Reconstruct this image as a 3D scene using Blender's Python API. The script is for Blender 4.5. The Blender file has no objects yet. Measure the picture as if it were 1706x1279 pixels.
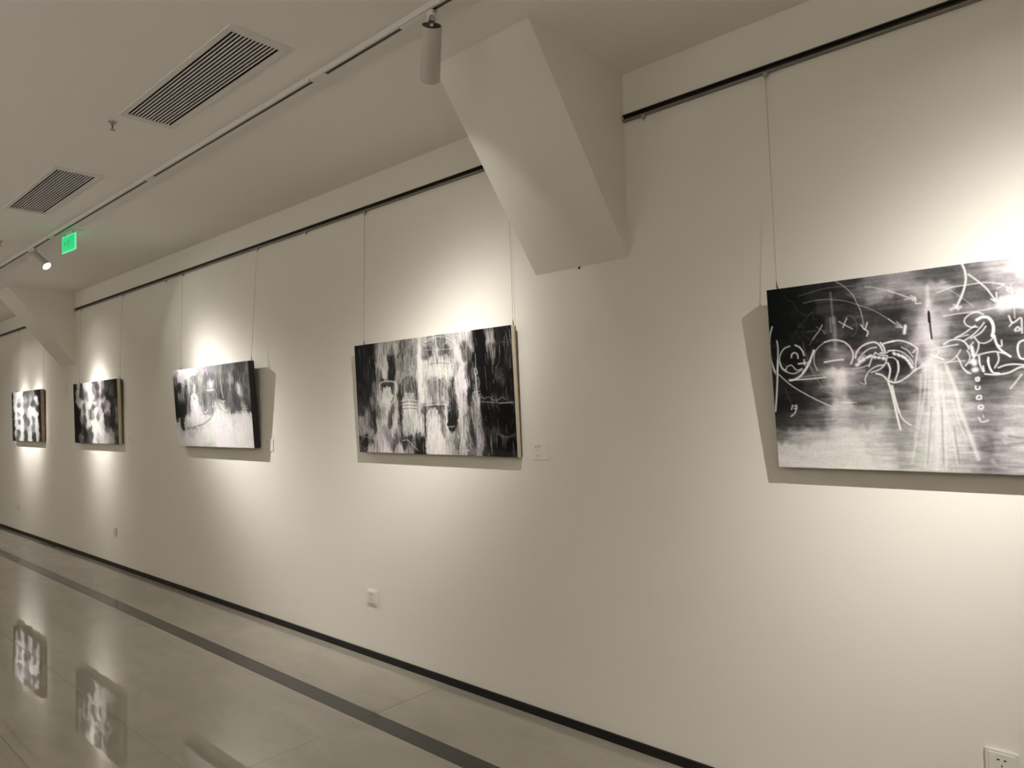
import bpy, bmesh, math, random
import numpy as np
from mathutils import Vector, Matrix

S = bpy.context.scene
COL = S.collection
# ------------------------------------------------------------------ camera
CAM_R = ((0.74528043, 0.66616855, -0.02786671),
         (0.04429106, -0.0077619, 0.99898852),
         (0.66527843, -0.74576083, -0.0352901))          # camera axes in the room
cam_d = bpy.data.cameras.new('camera')
cam = bpy.data.objects.new('camera', cam_d)
COL.objects.link(cam)
cam_d.sensor_fit = 'HORIZONTAL'
cam_d.sensor_width = 36.0
cam_d.lens = 36.0 * 1165.4 / 1706.0
cam_d.clip_start = 0.05
cam_d.clip_end = 100
m = Matrix(CAM_R).transposed().to_4x4()
m.translation = Vector((0.0, -2.55926, 1.45))
cam.matrix_world = m
S.camera = cam

# ------------------------------------------------------------------ world, exposure
w = bpy.data.worlds.new('world')
S.world = w
w.use_nodes = True
w.node_tree.nodes['Background'].inputs[0].default_value = (0.8, 0.8, 0.75, 1)
w.node_tree.nodes['Background'].inputs[1].default_value = 0.0
S.view_settings.view_transform = 'Standard'
S.view_settings.look = 'None'
S.view_settings.gamma = 1.0
S.view_settings.use_curve_mapping = False
S.view_settings.exposure = EXPOSURE = -0.36
try:
    S.cycles.use_denoising = True
    S.cycles.max_bounces = 10
    S.cycles.diffuse_bounces = 7
    S.cycles.sample_clamp_indirect = 4.0
    S.cycles.caustics_reflective = False
    S.cycles.caustics_refractive = False
except Exception:
    pass

LAMP_COLOR = (1.0, 0.96, 0.915)
PIC_POWER = 335.0      # spotlights on the pictures
FILL_POWER = 42.0     # added unseen fill lights over the far side of the room

ZC = 2.8756            # ceiling height
YB = -5.3              # opposite wall
X0, X1 = -17.5, 4.0

# ------------------------------------------------------------------ helpers
def lin(c):
    c = c / 255.0
    return c / 12.92 if c <= 0.04045 else ((c + 0.055) / 1.055) ** 2.4

def rgb(r, g, b):
    return (lin(r), lin(g), lin(b), 1)

def material(name, color, rough=0.6, metal=0.0, spec=0.5, noise=0.0, nscale=6.0, bump=0.0, bscale=200.0, emit=None, estr=1.0):
    mt = bpy.data.materials.new(name)
    mt.use_nodes = True
    nt = mt.node_tree
    b = nt.nodes['Principled BSDF']
    b.inputs['Base Color'].default_value = color
    b.inputs['Roughness'].default_value = rough
    b.inputs['Metallic'].default_value = metal
    b.inputs['Specular IOR Level'].default_value = spec
    tc = nt.nodes.new('ShaderNodeTexCoord')
    if noise:
        n = nt.nodes.new('ShaderNodeTexNoise')
        n.inputs['Scale'].default_value = nscale
        n.inputs['Detail'].default_value = 5
        nt.links.new(tc.outputs['Object'], n.inputs['Vector'])
        r = nt.nodes.new('ShaderNodeMapRange')
        r.inputs['From Min'].default_value = 0.3
        r.inputs['From Max'].default_value = 0.7
        r.inputs['To Min'].default_value = 1 - noise
        r.inputs['To Max'].default_value = 1 + noise
        nt.links.new(n.outputs['Fac'], r.inputs['Value'])
        mx = nt.nodes.new('ShaderNodeVectorMath')
        mx.operation = 'SCALE'
        mx.inputs[0].default_value = color[:3]
        nt.links.new(r.outputs['Result'], mx.inputs['Scale'])
        nt.links.new(mx.outputs['Vector'], b.inputs['Base Color'])
    if bump:
        n = nt.nodes.new('ShaderNodeTexNoise')
        n.inputs['Scale'].default_value = bscale
        n.inputs['Detail'].default_value = 3
        nt.links.new(tc.outputs['Object'], n.inputs['Vector'])
        bp = nt.nodes.new('ShaderNodeBump')
        bp.inputs['Strength'].default_value = bump
        bp.inputs['Distance'].default_value = 0.002
        nt.links.new(n.outputs['Fac'], bp.inputs['Height'])
        nt.links.new(bp.outputs['Normal'], b.inputs['Normal'])
    if emit:
        b.inputs['Emission Color'].default_value = emit
        b.inputs['Emission Strength'].default_value = estr
    return mt

M = {}
M['wall'] = material('wall_paint', (0.80, 0.775, 0.71, 1), 0.85, spec=0.15, noise=0.012, nscale=1.5, bump=0.08, bscale=160)
M['ceil'] = material('ceiling_paint', (0.88, 0.855, 0.83, 1), 0.9, spec=0.1, noise=0.012, nscale=1.2)
M['white'] = material('white_powder_coat', (0.72, 0.70, 0.66, 1), 0.45, noise=0.01)
M['housing'] = material('spotlight_housing_paint', (0.50, 0.475, 0.43, 1), 0.45, noise=0.01)
M['offwhite'] = material('white_plastic', (0.74, 0.72, 0.67, 1), 0.35, noise=0.01)
M['black'] = material('black_plastic', (0.012, 0.011, 0.010, 1), 0.5, noise=0.05)
M['baseboard'] = material('black_skirting', (0.008, 0.007, 0.006, 1), 0.5, spec=0.25, noise=0.05)
M['rail'] = material('dark_anodised_metal', (0.018, 0.014, 0.011, 1), 0.35, metal=0.3, noise=0.05)
M['raillip'] = material('brushed_rail_lip', (0.30, 0.27, 0.24, 1), 0.22, metal=0.95, noise=0.05)
M['steel'] = material('steel', (0.42, 0.40, 0.36, 1), 0.35, metal=0.9, noise=0.03)
M['darksteel'] = material('dark_steel', (0.07, 0.06, 0.05, 1), 0.4, metal=0.7, noise=0.03)
M['wire'] = material('steel_wire', (0.34, 0.31, 0.26, 1), 0.5, metal=0.3, noise=0.03)
M['void'] = material('dark_duct', (0.012, 0.009, 0.010, 1), 0.9, spec=0.1, noise=0.05)
M['slat'] = material('grille_slat_paint', (0.78, 0.73, 0.74, 1), 0.5, noise=0.02)
M['cream'] = material('raw_primed_canvas', (0.60, 0.56, 0.43, 1), 0.85, noise=0.05, nscale=30)
M['woodbar'] = material('stretcher_wood', (0.16, 0.10, 0.055, 1), 0.7, noise=0.2, nscale=25)
M['pine'] = material('bare_pine', (0.36, 0.26, 0.17, 1), 0.7, noise=0.15, nscale=25)
M['blackedge'] = material('black_painted_edge', (0.012, 0.010, 0.011, 1), 0.6, noise=0.1)
M['ink'] = material('label_ink', (0.05, 0.045, 0.035, 1), 0.8, noise=0.05)
M['inkgrey'] = material('label_grey_ink', (0.38, 0.35, 0.29, 1), 0.8, noise=0.05)
M['label'] = material('label_card', (0.79, 0.765, 0.69, 1), 0.7, noise=0.01)
M['grout'] = material('tile_grout', (0.045, 0.038, 0.028, 1), 0.8, noise=0.1)
M['hole'] = material('socket_hole', (0.01, 0.009, 0.008, 1), 0.6, noise=0.05)
M['lens'] = material('lamp_lens', (1, 1, 1, 1), 0.3, noise=0.001, emit=(1, 0.96, 0.9, 1), estr=7)
M['signglow'] = material('green_lit_sign_face', (0.02, 0.45, 0.16, 1), 0.4, noise=0.02, emit=(0.012, 0.62, 0.20, 1), estr=1.05)
M['signlight'] = material('pale_lit_sign_print', (0.3, 0.8, 0.5, 1), 0.4, noise=0.02, emit=(0.10, 0.80, 0.36, 1), estr=1.0)
M['signdark'] = material('deep_green_sign_print', (0.01, 0.2, 0.07, 1), 0.4, noise=0.02, emit=(0.006, 0.36, 0.10, 1), estr=1.0)

def floor_material(name, color, vein, rough, spec):
    mt = bpy.data.materials.new(name)
    mt.use_nodes = True
    nt = mt.node_tree
    b = nt.nodes['Principled BSDF']
    tc = nt.nodes.new('ShaderNodeTexCoord')
    geo = nt.nodes.new('ShaderNodeNewGeometry')
    mp = nt.nodes.new('ShaderNodeMapping')
    mp.inputs['Scale'].default_value = (0.9, 2.6, 1)
    nt.links.new(geo.outputs['Position'], mp.inputs['Vector'])
    n = nt.nodes.new('ShaderNodeTexNoise')
    n.inputs['Scale'].default_value = 2.2
    n.inputs['Detail'].default_value = 7
    n.inputs['Roughness'].default_value = 0.6
    n.inputs['Distortion'].default_value = 0.8
    nt.links.new(mp.outputs['Vector'], n.inputs['Vector'])
    cr = nt.nodes.new('ShaderNodeValToRGB')
    cr.color_ramp.elements[0].position = 0.3
    cr.color_ramp.elements[0].color = tuple(c * (1 - vein) for c in color[:3]) + (1,)
    cr.color_ramp.elements[1].position = 0.72
    cr.color_ramp.elements[1].color = tuple(c * (1 + vein) for c in color[:3]) + (1,)
    nt.links.new(n.outputs['Fac'], cr.inputs['Fac'])
    nt.links.new(cr.outputs['Color'], b.inputs['Base Color'])
    b.inputs['Roughness'].default_value = rough
    b.inputs['Specular IOR Level'].default_value = spec
    n2 = nt.nodes.new('ShaderNodeTexNoise')       # slight waviness of the polish
    n2.inputs['Scale'].default_value = 6.0
    n2.inputs['Detail'].default_value = 0.0
    nt.links.new(geo.outputs['Position'], n2.inputs['Vector'])
    bp = nt.nodes.new('ShaderNodeBump')
    bp.inputs['Strength'].default_value = 1.0
    bp.inputs['Distance'].default_value = 0.0003
    nt.links.new(n2.outputs['Fac'], bp.inputs['Height'])
    nt.links.new(bp.outputs['Normal'], b.inputs['Normal'])
    return mt
M['tile'] = floor_material('polished_beige_tile', (0.34, 0.316, 0.262), 0.10, 0.018, 0.85)
M['tile_dark'] = floor_material('polished_dark_brown_tile', (0.009, 0.006, 0.004), 0.4, 0.02, 0.6)

class B:
    def __init__(s): s.bm = bmesh.new()
    def box(s, x0, x1, y0, y1, z0, z1, mat=0):
        v = [s.bm.verts.new(p) for p in ((x0,y0,z0),(x1,y0,z0),(x1,y1,z0),(x0,y1,z0),(x0,y0,z1),(x1,y0,z1),(x1,y1,z1),(x0,y1,z1))]
        for f in ((3,2,1,0),(4,5,6,7),(0,1,5,4),(1,2,6,5),(2,3,7,6),(3,0,4,7)):
            s.bm.faces.new([v[i] for i in f]).material_index = mat
        return s
    def poly(s, pts, d, mat=0):
        """extrude polygon pts (3d) by vector d"""
        a = [s.bm.verts.new(p) for p in pts]; b = [s.bm.verts.new(Vector(p) + Vector(d)) for p in pts]
        n = len(a)
        s.bm.faces.new(a).material_index = mat; s.bm.faces.new(b[::-1]).material_index = mat
        for i in range(n):
            s.bm.faces.new([a[(i+1) % n], a[i], b[i], b[(i+1) % n]]).material_index = mat
        return s
    def tube(s, pts, r, seg=8, caps=True):
        pts = [Vector(p) for p in pts]; rings = []
        for i, p in enumerate(pts):
            t = (pts[min(i+1, len(pts)-1)] - pts[max(i-1, 0)]).normalized()
            a = t.orthogonal().normalized() if i == 0 else (rings[-1][1] - t * rings[-1][1].dot(t)).normalized()
            b = t.cross(a); rr = r[i] if isinstance(r, (list, tuple)) else r
            rings.append(([s.bm.verts.new(p + (a * math.cos(2*math.pi*k/seg) + b * math.sin(2*math.pi*k/seg)) * rr) for k in range(seg)], a))
        for i in range(len(rings)-1):
            for k in range(seg):
                s.bm.faces.new([rings[i][0][k], rings[i][0][(k+1) % seg], rings[i+1][0][(k+1) % seg], rings[i+1][0][k]])
        if caps:
            s.bm.faces.new(rings[0][0][::-1]); s.bm.faces.new(rings[-1][0])
        return s
    def lathe(s, prof, seg=32, o=(0,0,0)):
        """profile of (radius, z) about the local z axis"""
        o = Vector(o); rings = []
        for r, z in prof:
            rings.append([s.bm.verts.new(o + Vector((r*math.cos(2*math.pi*k/seg), r*math.sin(2*math.pi*k/seg), z))) for k in range(seg)] if r > 1e-6 else [s.bm.verts.new(o + Vector((0,0,z)))])
        for a, b in zip(rings, rings[1:]):
            for k in range(seg):
                q = [a[k % len(a)], a[(k+1) % len(a)], b[(k+1) % len(b)], b[k % len(b)]]
                q = [v for i, v in enumerate(q) if v not in q[:i]]
                if len(q) > 2: s.bm.faces.new(q)
        return s
    def bevel(s, w, seg=2):
        bmesh.ops.bevel(s.bm, geom=list(s.bm.edges), offset=w, segments=seg, affect='EDGES', clamp_overlap=True)
        return s
    def obj(s, name, mat, parent=None, smooth=False, loc=None):
        bmesh.ops.recalc_face_normals(s.bm, faces=list(s.bm.faces))
        me = bpy.data.meshes.new(name); s.bm.to_mesh(me); s.bm.free()
        for k in (mat if isinstance(mat, (list, tuple)) else [mat]): me.materials.append(M[k])
        if smooth:
            me.shade_smooth() if smooth is True else me.set_sharp_from_angle(angle=smooth)
            if smooth is not True:
                me.shade_smooth(); me.set_sharp_from_angle(angle=smooth)
        o = bpy.data.objects.new(name, me); COL.objects.link(o)
        if parent: o.parent = parent
        if loc: o.location = loc
        return o

def tag(o, label=None, cat=None, group=None, kind=None):
    if label: o['label'] = label
    if cat: o['category'] = cat
    if group: o['group'] = group
    if kind: o['kind'] = kind
    return o

def thing(name, label, cat, loc=(0,0,0), rot=(0,0,0), group=None):
    o = bpy.data.objects.new(name, None); COL.objects.link(o)
    o.empty_display_size = 0.1
    o.location = loc; o.rotation_euler = rot
    return tag(o, label, cat, group)

def copy_tree(o, parent=None):
    c = o.copy(); COL.objects.link(c)
    if parent: c.parent = parent
    for ch in list(o.children): copy_tree(ch, c)
    return c

def struct(o, label):
    return tag(o, label, None, None, 'structure')

def aim(frm, to, up=Vector((0, 0, 1))):
    """rotation matrix whose local -z points from frm to to"""
    d = (Vector(to) - Vector(frm)).normalized()
    return d.to_track_quat('-Z', 'Y')

# ------------------------------------------------------------------ room shell
struct(B().box(X0-.2, X1+.2, 0, .2, 0, ZC+.15).obj('wall_back', 'wall'), 'off-white painted gallery wall the pictures hang on')
struct(B().box(X0-.2, X1+.2, YB-.2, YB, 0, ZC+.15).obj('wall_front', 'wall'), 'off-white painted wall across the room')
struct(B().box(X0-.2, X0, YB, 0, 0, ZC+.15).obj('wall_left', 'wall'), 'off-white painted end wall far along the room')
struct(B().box(X1, X1+.2, YB, 0, 0, ZC+.15).obj('wall_right', 'wall'), 'off-white painted end wall behind the viewer')

# ceiling, with openings cut for the two grilles
VENTS = [(-3.490, -2.390, -1.358, -1.113), (-5.545, -4.445, -1.358, -1.113)]
cb = B()
xs = [X0-.2]
for a, b_, c, d in sorted(VENTS): xs += [a+.035, b_-.035]
xs += [X1+.2]
ys = [YB, VENTS[0][2]+.02, VENTS[0][3]-.02, 0]
for i in range(len(xs)-1):
    for j in range(3):
        if j == 1 and i in (1, 3): continue
        cb.box(xs[i], xs[i+1], ys[j], ys[j+1], ZC, ZC+.15)
struct(cb.obj('ceiling', 'ceil'), 'plain off-white ceiling')

# sloping haunches between wall and ceiling
def haunch(n, x0, x1):
    b = B()
    b.poly([(x0, 0.01, 2.081), (x0, -0.0, 2.081), (x0, -.6255, ZC), (x0, -.6255, ZC+.005), (x0, .01, ZC+.005)], (x1-x0, 0, 0))
    return struct(b.obj('trim_%d' % n, 'wall'), 'white sloping haunch running down from the ceiling onto the wall')
haunch(1, -2.110, -1.596)
haunch(2, -9.265, -8.750)
haunch(3, -16.42, -15.905)
# small flaw marks on the near haunch
B().poly([(0,0,0),(.012,-.001,.004),(.016,-.001,-.003),(.006,0,-.008)], (0,-.002,0)).obj('paint_chip', 'darksteel', loc=(-1.862, -.002, 2.079))
bpy.data.objects['paint_chip'].parent = bpy.data.objects['trim_1']
B().poly([(0,0,0),(.03,.0,.002),(.034,.012,0),(.012,.02,.001)], (0,0,-.004)).obj('plaster_bump', 'ceil', loc=(-1.60, -.66, ZC))
bpy.data.objects['plaster_bump'].parent = bpy.data.objects['ceiling']

# floor: slab, tiles, dark border strip
fl = struct(B().box(X0-.2, X1+.2, YB-.2, .2, -.1, -.003).obj('floor', 'grout'), 'polished beige tile floor with a dark brown border strip')
rows = [(-.4650, -.0005, 'tile'), (-.5600, -.4665, 'tile_dark'), (-1.2885, -.5615, 'tile'), (-1.706, -1.290, 'tile'), (-2.433, -1.7075, 'tile'), (-3.160, -2.4345, 'tile'), (-3.887, -3.1615, 'tile'), (-4.614, -3.8885, 'tile'), (YB+.001, -4.6155, 'tile')]
rnd = random.Random(5)
PX = 1.4552
joints = [-2.8030 + PX*k for k in range(-10, 5)]
joints = [X0+.0005] + [j for j in joints if X0 < j < X1] + [X1-.0005]
for ri, (ya, yb, mt) in enumerate(rows):
    cache = {}
    for a, b_ in zip(joints, joints[1:]):
        wdt, dep = b_-a-.0015, yb-ya
        key = round(wdt, 3)
        if key not in cache:
            bb = B().box(-wdt/2, wdt/2, -dep/2, dep/2, -.003, 0)
            bmesh.ops.bevel(bb.bm, geom=[e for e in bb.bm.edges if all(v.co.z > -.001 for v in e.verts)], offset=.0006, segments=1, affect='EDGES')
            bmesh.ops.recalc_face_normals(bb.bm, faces=list(bb.bm.faces))
            me = bpy.data.meshes.new('tile'); bb.bm.to_mesh(me); bb.bm.free(); me.materials.append(M[mt]); cache[key] = me
        o = bpy.data.objects.new('border_tile' if mt == 'tile_dark' else 'floor_tile', cache[key]); COL.objects.link(o)
        o.location = ((a+b_)/2, (ya+yb)/2, 0)
        o.rotation_euler = (rnd.uniform(-1, 1)*.0007, rnd.uniform(-1, 1)*.0005, 0)
        o.parent = fl

def baseboard(name, x0, x1, y, sgn, label):
    b = B().box(x0, x1, min(y, y-sgn*.010), max(y, y-sgn*.010), 0, .0378)
    return struct(b.obj(name, 'baseboard'), label)
baseboard('baseboard_back', X0, X1, 0, 1, 'thin black skirting strip along the picture wall')
baseboard('baseboard_front', X0, X1, YB, -1, 'thin black skirting strip on the wall across the room')

# ------------------------------------------------------------------ picture rails
def picture_rail(x0, x1, label):
    t = thing('picture_rail', label, 'rail', (x0, 0, 2.664), group='dark picture rails along the wall')
    L = x1 - x0; h = .030
    B().box(0, L, -.004, 0, 0, h).obj('rail_back', 'rail', t)
    b = B(); b.box(0, L, -.014, -.004, 0, .0028); b.box(0, L, -.0145, -.0125, 0, .0085); b.obj('lower_lip', 'raillip', t)
    b = B(); b.box(0, L, -.014, -.004, h-.0028, h); b.box(0, L, -.0145, -.0125, h-.006, h); b.obj('upper_lip', 'rail', t)
    return t
picture_rail(-1.594, X1-.05, 'dark metal picture rail right of the near sloping haunch')
picture_rail(-8.748, -2.112, 'long dark metal picture rail between the two sloping haunches')
picture_rail(-15.9, -9.267, 'dark metal picture rail beyond the far sloping haunch')

# ------------------------------------------------------------------ track
TY = -.925
def track(name, x0, x1, conns, gaps, ty, label):
    t = thing(name, label, 'track', ((x0+x1)/2, ty, ZC))
    ox = -(x0+x1)/2
    cuts = [x0] + conns + [x1]
    for a, b_ in zip(cuts, cuts[1:]):
        s = B()
        for (ya, yb, za, zb) in ((-.018, -.008, -.022, 0), (.008, .018, -.022, 0), (-.008, .008, -.006, 0)):
            s.box(a+ox, b_+ox, ya, yb, za, zb)
        sec = s.obj('track_section', 'white', t)
        B().box(a+ox+.001, b_+ox-.001, -.0079, .0079, -.0205, -.0062).obj('conductor_slot', 'black', sec)
    for c in conns:
        s = B().box(c-.050+ox, c+.050+ox, -.0185, .0185, -.0245, -.001).bevel(.0012, 1)
        cn = s.obj('track_connector', 'white', t)
        B().box(c-.052+ox, c-.044+ox, -.0195, -.0165, -.0255, -.016).obj('screw_tab', 'steel', cn)
    return t
track('lighting_track', -15.0, X1-.2, [-13.3, -11.4, -9.73, -7.93, -6.12, -4.245, -2.488, -.70, 1.10, 2.9], [], TY, 'white ceiling lighting track with a dark slot running alongside the picture wall')

# ------------------------------------------------------------------ spotlights
def beam_light(name, power, deg, blend=.9, r=.012):
    ld = bpy.data.lights.new(name, 'SPOT')
    ld.energy = power; ld.color = LAMP_COLOR
    ld.spot_size = math.radians(deg); ld.spot_blend = blend
    ld.shadow_soft_size = r
    return ld

def beam_profile(ld, core_deg, skirt_deg, skirt):
    """reflector beam: bright core plus a wider, weaker skirt, by angle from the axis"""
    ld.use_nodes = True
    nt = ld.node_tree; em = nt.nodes['Emission']
    tc = nt.nodes.new('ShaderNodeTexCoord')
    sp = nt.nodes.new('ShaderNodeSeparateXYZ'); nt.links.new(tc.outputs['Normal'], sp.inputs[0])
    ac = nt.nodes.new('ShaderNodeMath'); ac.operation = 'ABSOLUTE'
    nt.links.new(sp.outputs['Z'], ac.inputs[0])
    an = nt.nodes.new('ShaderNodeMath'); an.operation = 'ARCCOSINE'; nt.links.new(ac.outputs[0], an.inputs[0])
    def gauss(deg, amp):
        a = nt.nodes.new('ShaderNodeMath'); a.operation = 'DIVIDE'; a.inputs[1].default_value = math.radians(deg); nt.links.new(an.outputs[0], a.inputs[0])
        b = nt.nodes.new('ShaderNodeMath'); b.operation = 'POWER'; b.inputs[1].default_value = 2; nt.links.new(a.outputs[0], b.inputs[0])
        c = nt.nodes.new('ShaderNodeMath'); c.operation = 'MULTIPLY'; c.inputs[1].default_value = -1; nt.links.new(b.outputs[0], c.inputs[0])
        d = nt.nodes.new('ShaderNodeMath'); d.operation = 'EXPONENT'; nt.links.new(c.outputs[0], d.inputs[0])
        e = nt.nodes.new('ShaderNodeMath'); e.operation = 'MULTIPLY'; e.inputs[1].default_value = amp; nt.links.new(d.outputs[0], e.inputs[0])
        return e
    s = nt.nodes.new('ShaderNodeMath'); s.operation = 'ADD'
    nt.links.new(gauss(core_deg, 1.0).outputs[0], s.inputs[0]); nt.links.new(gauss(skirt_deg, skirt).outputs[0], s.inputs[1])
    nt.links.new(s.outputs[0], em.inputs['Strength'])

def spotlight(x_ad, back, target, label, power, L=.19, core=14, skirt_deg=34, skirt=.16, ty=TY, group=None, rad=.0355):
    """track lamp: adapter in the track, swivel, cylinder head from 'back' aimed at 'target'"""
    t = thing('track_spotlight', label, 'spotlight', (x_ad, ty, ZC-.022), group=group)
    base = Vector((x_ad, ty, ZC-.022))
    back = Vector(back); q = aim(back, target); d = (Vector(target)-back).normalized()
    ad = B().box(-.175, 0, -.0105, .0105, -.005, -.0002); ad.bevel(.001, 1)
    ad.obj('adapter', 'white', t)
    b = B().box(-.028, .004, -.012, .012, -.036, -.005).bevel(.002, 1); b.obj('adapter_foot', 'white', t)
    lv = B().box(.004, .012, -.004, .004, -.012, -.006); lv.obj('lock_lever', 'steel', t)
    p0 = Vector((-.012, 0, -.034)); p3 = back - base
    b = B().tube([p0, p0 + Vector((0, 0, -.012)), p3 - d*.022, p3 + d*.002], .0065, 10); b.obj('swivel_stem', 'white', t, smooth=math.radians(40))
    b = B().lathe([(0, .012), (.011, .012), (.011, -.012), (0, -.012)], 16); jo = b.obj('swivel_joint', 'steel', t, smooth=math.radians(40))
    jo.location = p3 - d*.018; jo.rotation_euler = (math.pi/2, 0, q.to_euler().z)
    # head: local -z is the beam
    hd = B().lathe([(rad-.003, -.006), (rad-.003, 0), (rad-.001, .0), (rad, -.0015), (rad, -L+.002), (rad-.002, -L), (rad-.003, -L), (rad-.003, -L+.010)], 40)
    h = hd.obj('lamp_housing', 'housing', t, smooth=math.radians(40))
    h.location = p3; h.rotation_mode = 'QUATERNION'; h.rotation_quaternion = q
    bd = B().lathe([(0, -.003), (rad-.003, -.003), (rad-.003, -.008), (0, -.008)], 40).obj('back_disc', 'black', h, smooth=math.radians(40))
    le = B().lathe([(0, -L+.005), (rad-.003, -L+.006), (rad-.003, -L+.010), (0, -L+.011)], 32).obj('lens', 'lens', h, smooth=math.radians(40))
    ld = beam_light('lamp_beam', power, 100, .3)
    beam_profile(ld, core, skirt_deg, skirt)
    lo = bpy.data.objects.new('lamp_beam', ld); COL.objects.link(lo)
    lo.parent = t; lo.location = p3 + d*(L+.004); lo.rotation_mode = 'QUATERNION'; lo.rotation_quaternion = q
    return t

SPOTS = [
 (-1.775, (-1.756, -.955, 2.778), (-2.98, 0, 1.34), 'white cylinder spotlight on the track beside the near haunch, seen from behind', 1.0, 16, 34, .06),
 (-6.56, (-6.55, -.94, 2.79), (-5.05, 0, 1.36), 'white track spotlight far along the track with its lens glaring', 1.95, 13.2, 34, .04),
 (.42, (.36, -.955, 2.778), (-.42, 0, 1.26), 'white track spotlight right of the view, lighting the largest chalk-line picture', 1.05, 18, 36, .07),
 (-8.10, (-8.16, -.955, 2.778), (-7.98, 0, 1.45), 'white track spotlight just before the far haunch', 1.5, 12.5, 32, .05),
 (-9.9, (-9.96, -.955, 2.778), (-10.2, 0, 1.44), 'white track spotlight beyond the far haunch, right one of its pair', 1.6, 10, 30, .05),
 (-10.75, (-10.81, -.955, 2.778), (-10.75, 0, 1.44), 'white track spotlight beyond the far haunch, left one of its pair', 1.6, 10, 30, .05),
]
for a, b_, c, lb, pw, co, sk, sa in SPOTS:
    spotlight(a, b_, c, lb, PIC_POWER*pw, L=.16 if a == -6.56 else .19, core=co, skirt_deg=sk, skirt=sa)

# invented pendant bars behind the viewer: unseen fill added to brighten the ceiling
FILL_PLACES = ('closest to the right end wall', 'behind the viewer', 'across the room from the dark skull canvas', 'across the room from the pale misty canvas', 'across the room from the farthest canvas', 'closest to the far left end wall')
for i, x in enumerate((2.6, -.6, -3.8, -7.0, -10.2, -13.4)):
    t = thing('added_fill_light', 'added unseen fill light, a white bar hung ' + FILL_PLACES[i], 'fill light', (x, -4.2, 2.0), group='added fill lights behind the viewer')
    B().box(-.62, .62, -.05, .05, 0, .05).bevel(.004, 1).obj('fill_bar', 'white', t)
    for sx in (-.5, .5): B().tube([(sx, 0, .05), (sx, 0, ZC-2.0)], .0015, 6).obj('fill_bar_wire', 'wire', t)
    for up in (True,):
        ld = bpy.data.lights.new('fill_strip', 'AREA'); ld.shape = 'RECTANGLE'; ld.size = 1.2; ld.size_y = .08
        ld.energy = FILL_POWER; ld.color = LAMP_COLOR
        lo = bpy.data.objects.new('fill_strip', ld); COL.objects.link(lo); lo.parent = t
        lo.location = (0, 0, .053 if up else -.003)
        if up: lo.rotation_euler = (math.pi, 0, 0)

# ------------------------------------------------------------------ ceiling grilles
def vent(v, label):
    x0, x1, y0, y1 = v; W, D = x1-x0, y1-y0
    t = thing('ceiling_vent', label, 'vent', ((x0+x1)/2, (y0+y1)/2, ZC), group='ceiling air grilles')
    f = B(); fw = .024
    def bar(pts):                                   # bevelled flange
        f.poly(pts, (0, 0, -.006))
    a, b_, c, d = W/2, D/2, W/2-.042, D/2-fw
    bar([(-a,-b_,0),(a,-b_,0),(c,-d,0),(-c,-d,0)]); bar([(a,-b_,0),(a,b_,0),(c,d,0),(c,-d,0)])
    bar([(a,b_,0),(-a,b_,0),(-c,d,0),(c,d,0)]); bar([(-a,b_,0),(-a,-b_,0),(-c,-d,0),(-c,d,0)])
    f.obj('grille_frame', 'white', t)
    b2 = B()
    b2.box(-c, c, -d, d, .045, .05); b2.box(-c-.003, -c, -d, d, 0, .05); b2.box(c, c+.003, -d, d, 0, .05); b2.box(-c, c, -d-.003, -d, 0, .05); b2.box(-c, c, d, d+.003, 0, .05)
    b2.obj('duct_box', 'void', t)
    n = 13; pitch = 2*d/n; me = None
    for k in range(1, n):
        y = -d + pitch*k
        if me is None:
            o = B().poly([(-c, -.0030, -.0035), (-c, .0026, -.0035), (-c, .0030, -.0025), (-c, .0026, .0005), (-c, -.0030, .0005)], (2*c, 0, 0)).obj('slat', 'slat', t)
            me = o.data
        else:
            o = bpy.data.objects.new('slat', me); COL.objects.link(o); o.parent = t
        o.location = (0, y, 0)
    return t
vent(VENTS[0], 'larger-looking nearer rectangular air grille with dark slots in the ceiling')
vent(VENTS[1], 'smaller-looking farther rectangular air grille with dark slots in the ceiling')

# ------------------------------------------------------------------ sprinklers
def sprinkler(x, y, label):
    t = thing('sprinkler_head', label, 'sprinkler', (x, y, ZC), group='ceiling sprinklers')
    t.scale = (.85, .85, .85)
    B().lathe([(0, 0), (.022, 0), (.021, -.004), (.012, -.006), (.0, -.006)], 20).obj('escutcheon', 'steel', t, smooth=math.radians(40))
    B().lathe([(0, -.004), (.011, -.004), (.011, -.016), (.007, -.020), (0, -.020)], 16).obj('body', 'steel', t, smooth=math.radians(40))
    for s in (-1, 1):
        B().tube([(s*.009, 0, -.016), (s*.012, 0, -.026), (s*.010, 0, -.036), (s*.003, 0, -.043)], .0022, 6).obj('frame_arm', 'steel', t)
    B().tube([(0, 0, -.020), (0, 0, -.040)], .0025, 8).obj('bulb', 'darksteel', t)
    b = B().lathe([(0, -.043), (.006, -.043), (.016, -.045), (.016, -.047), (0, -.047)], 20); b.obj('deflector', 'steel', t, smooth=math.radians(40))
    return t
sprinkler(-3.60, -1.345, 'small metal sprinkler head in front of the nearer air grille')
sprinkler(-6.60, -1.15, 'small metal sprinkler head at the left picture edge')

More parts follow.
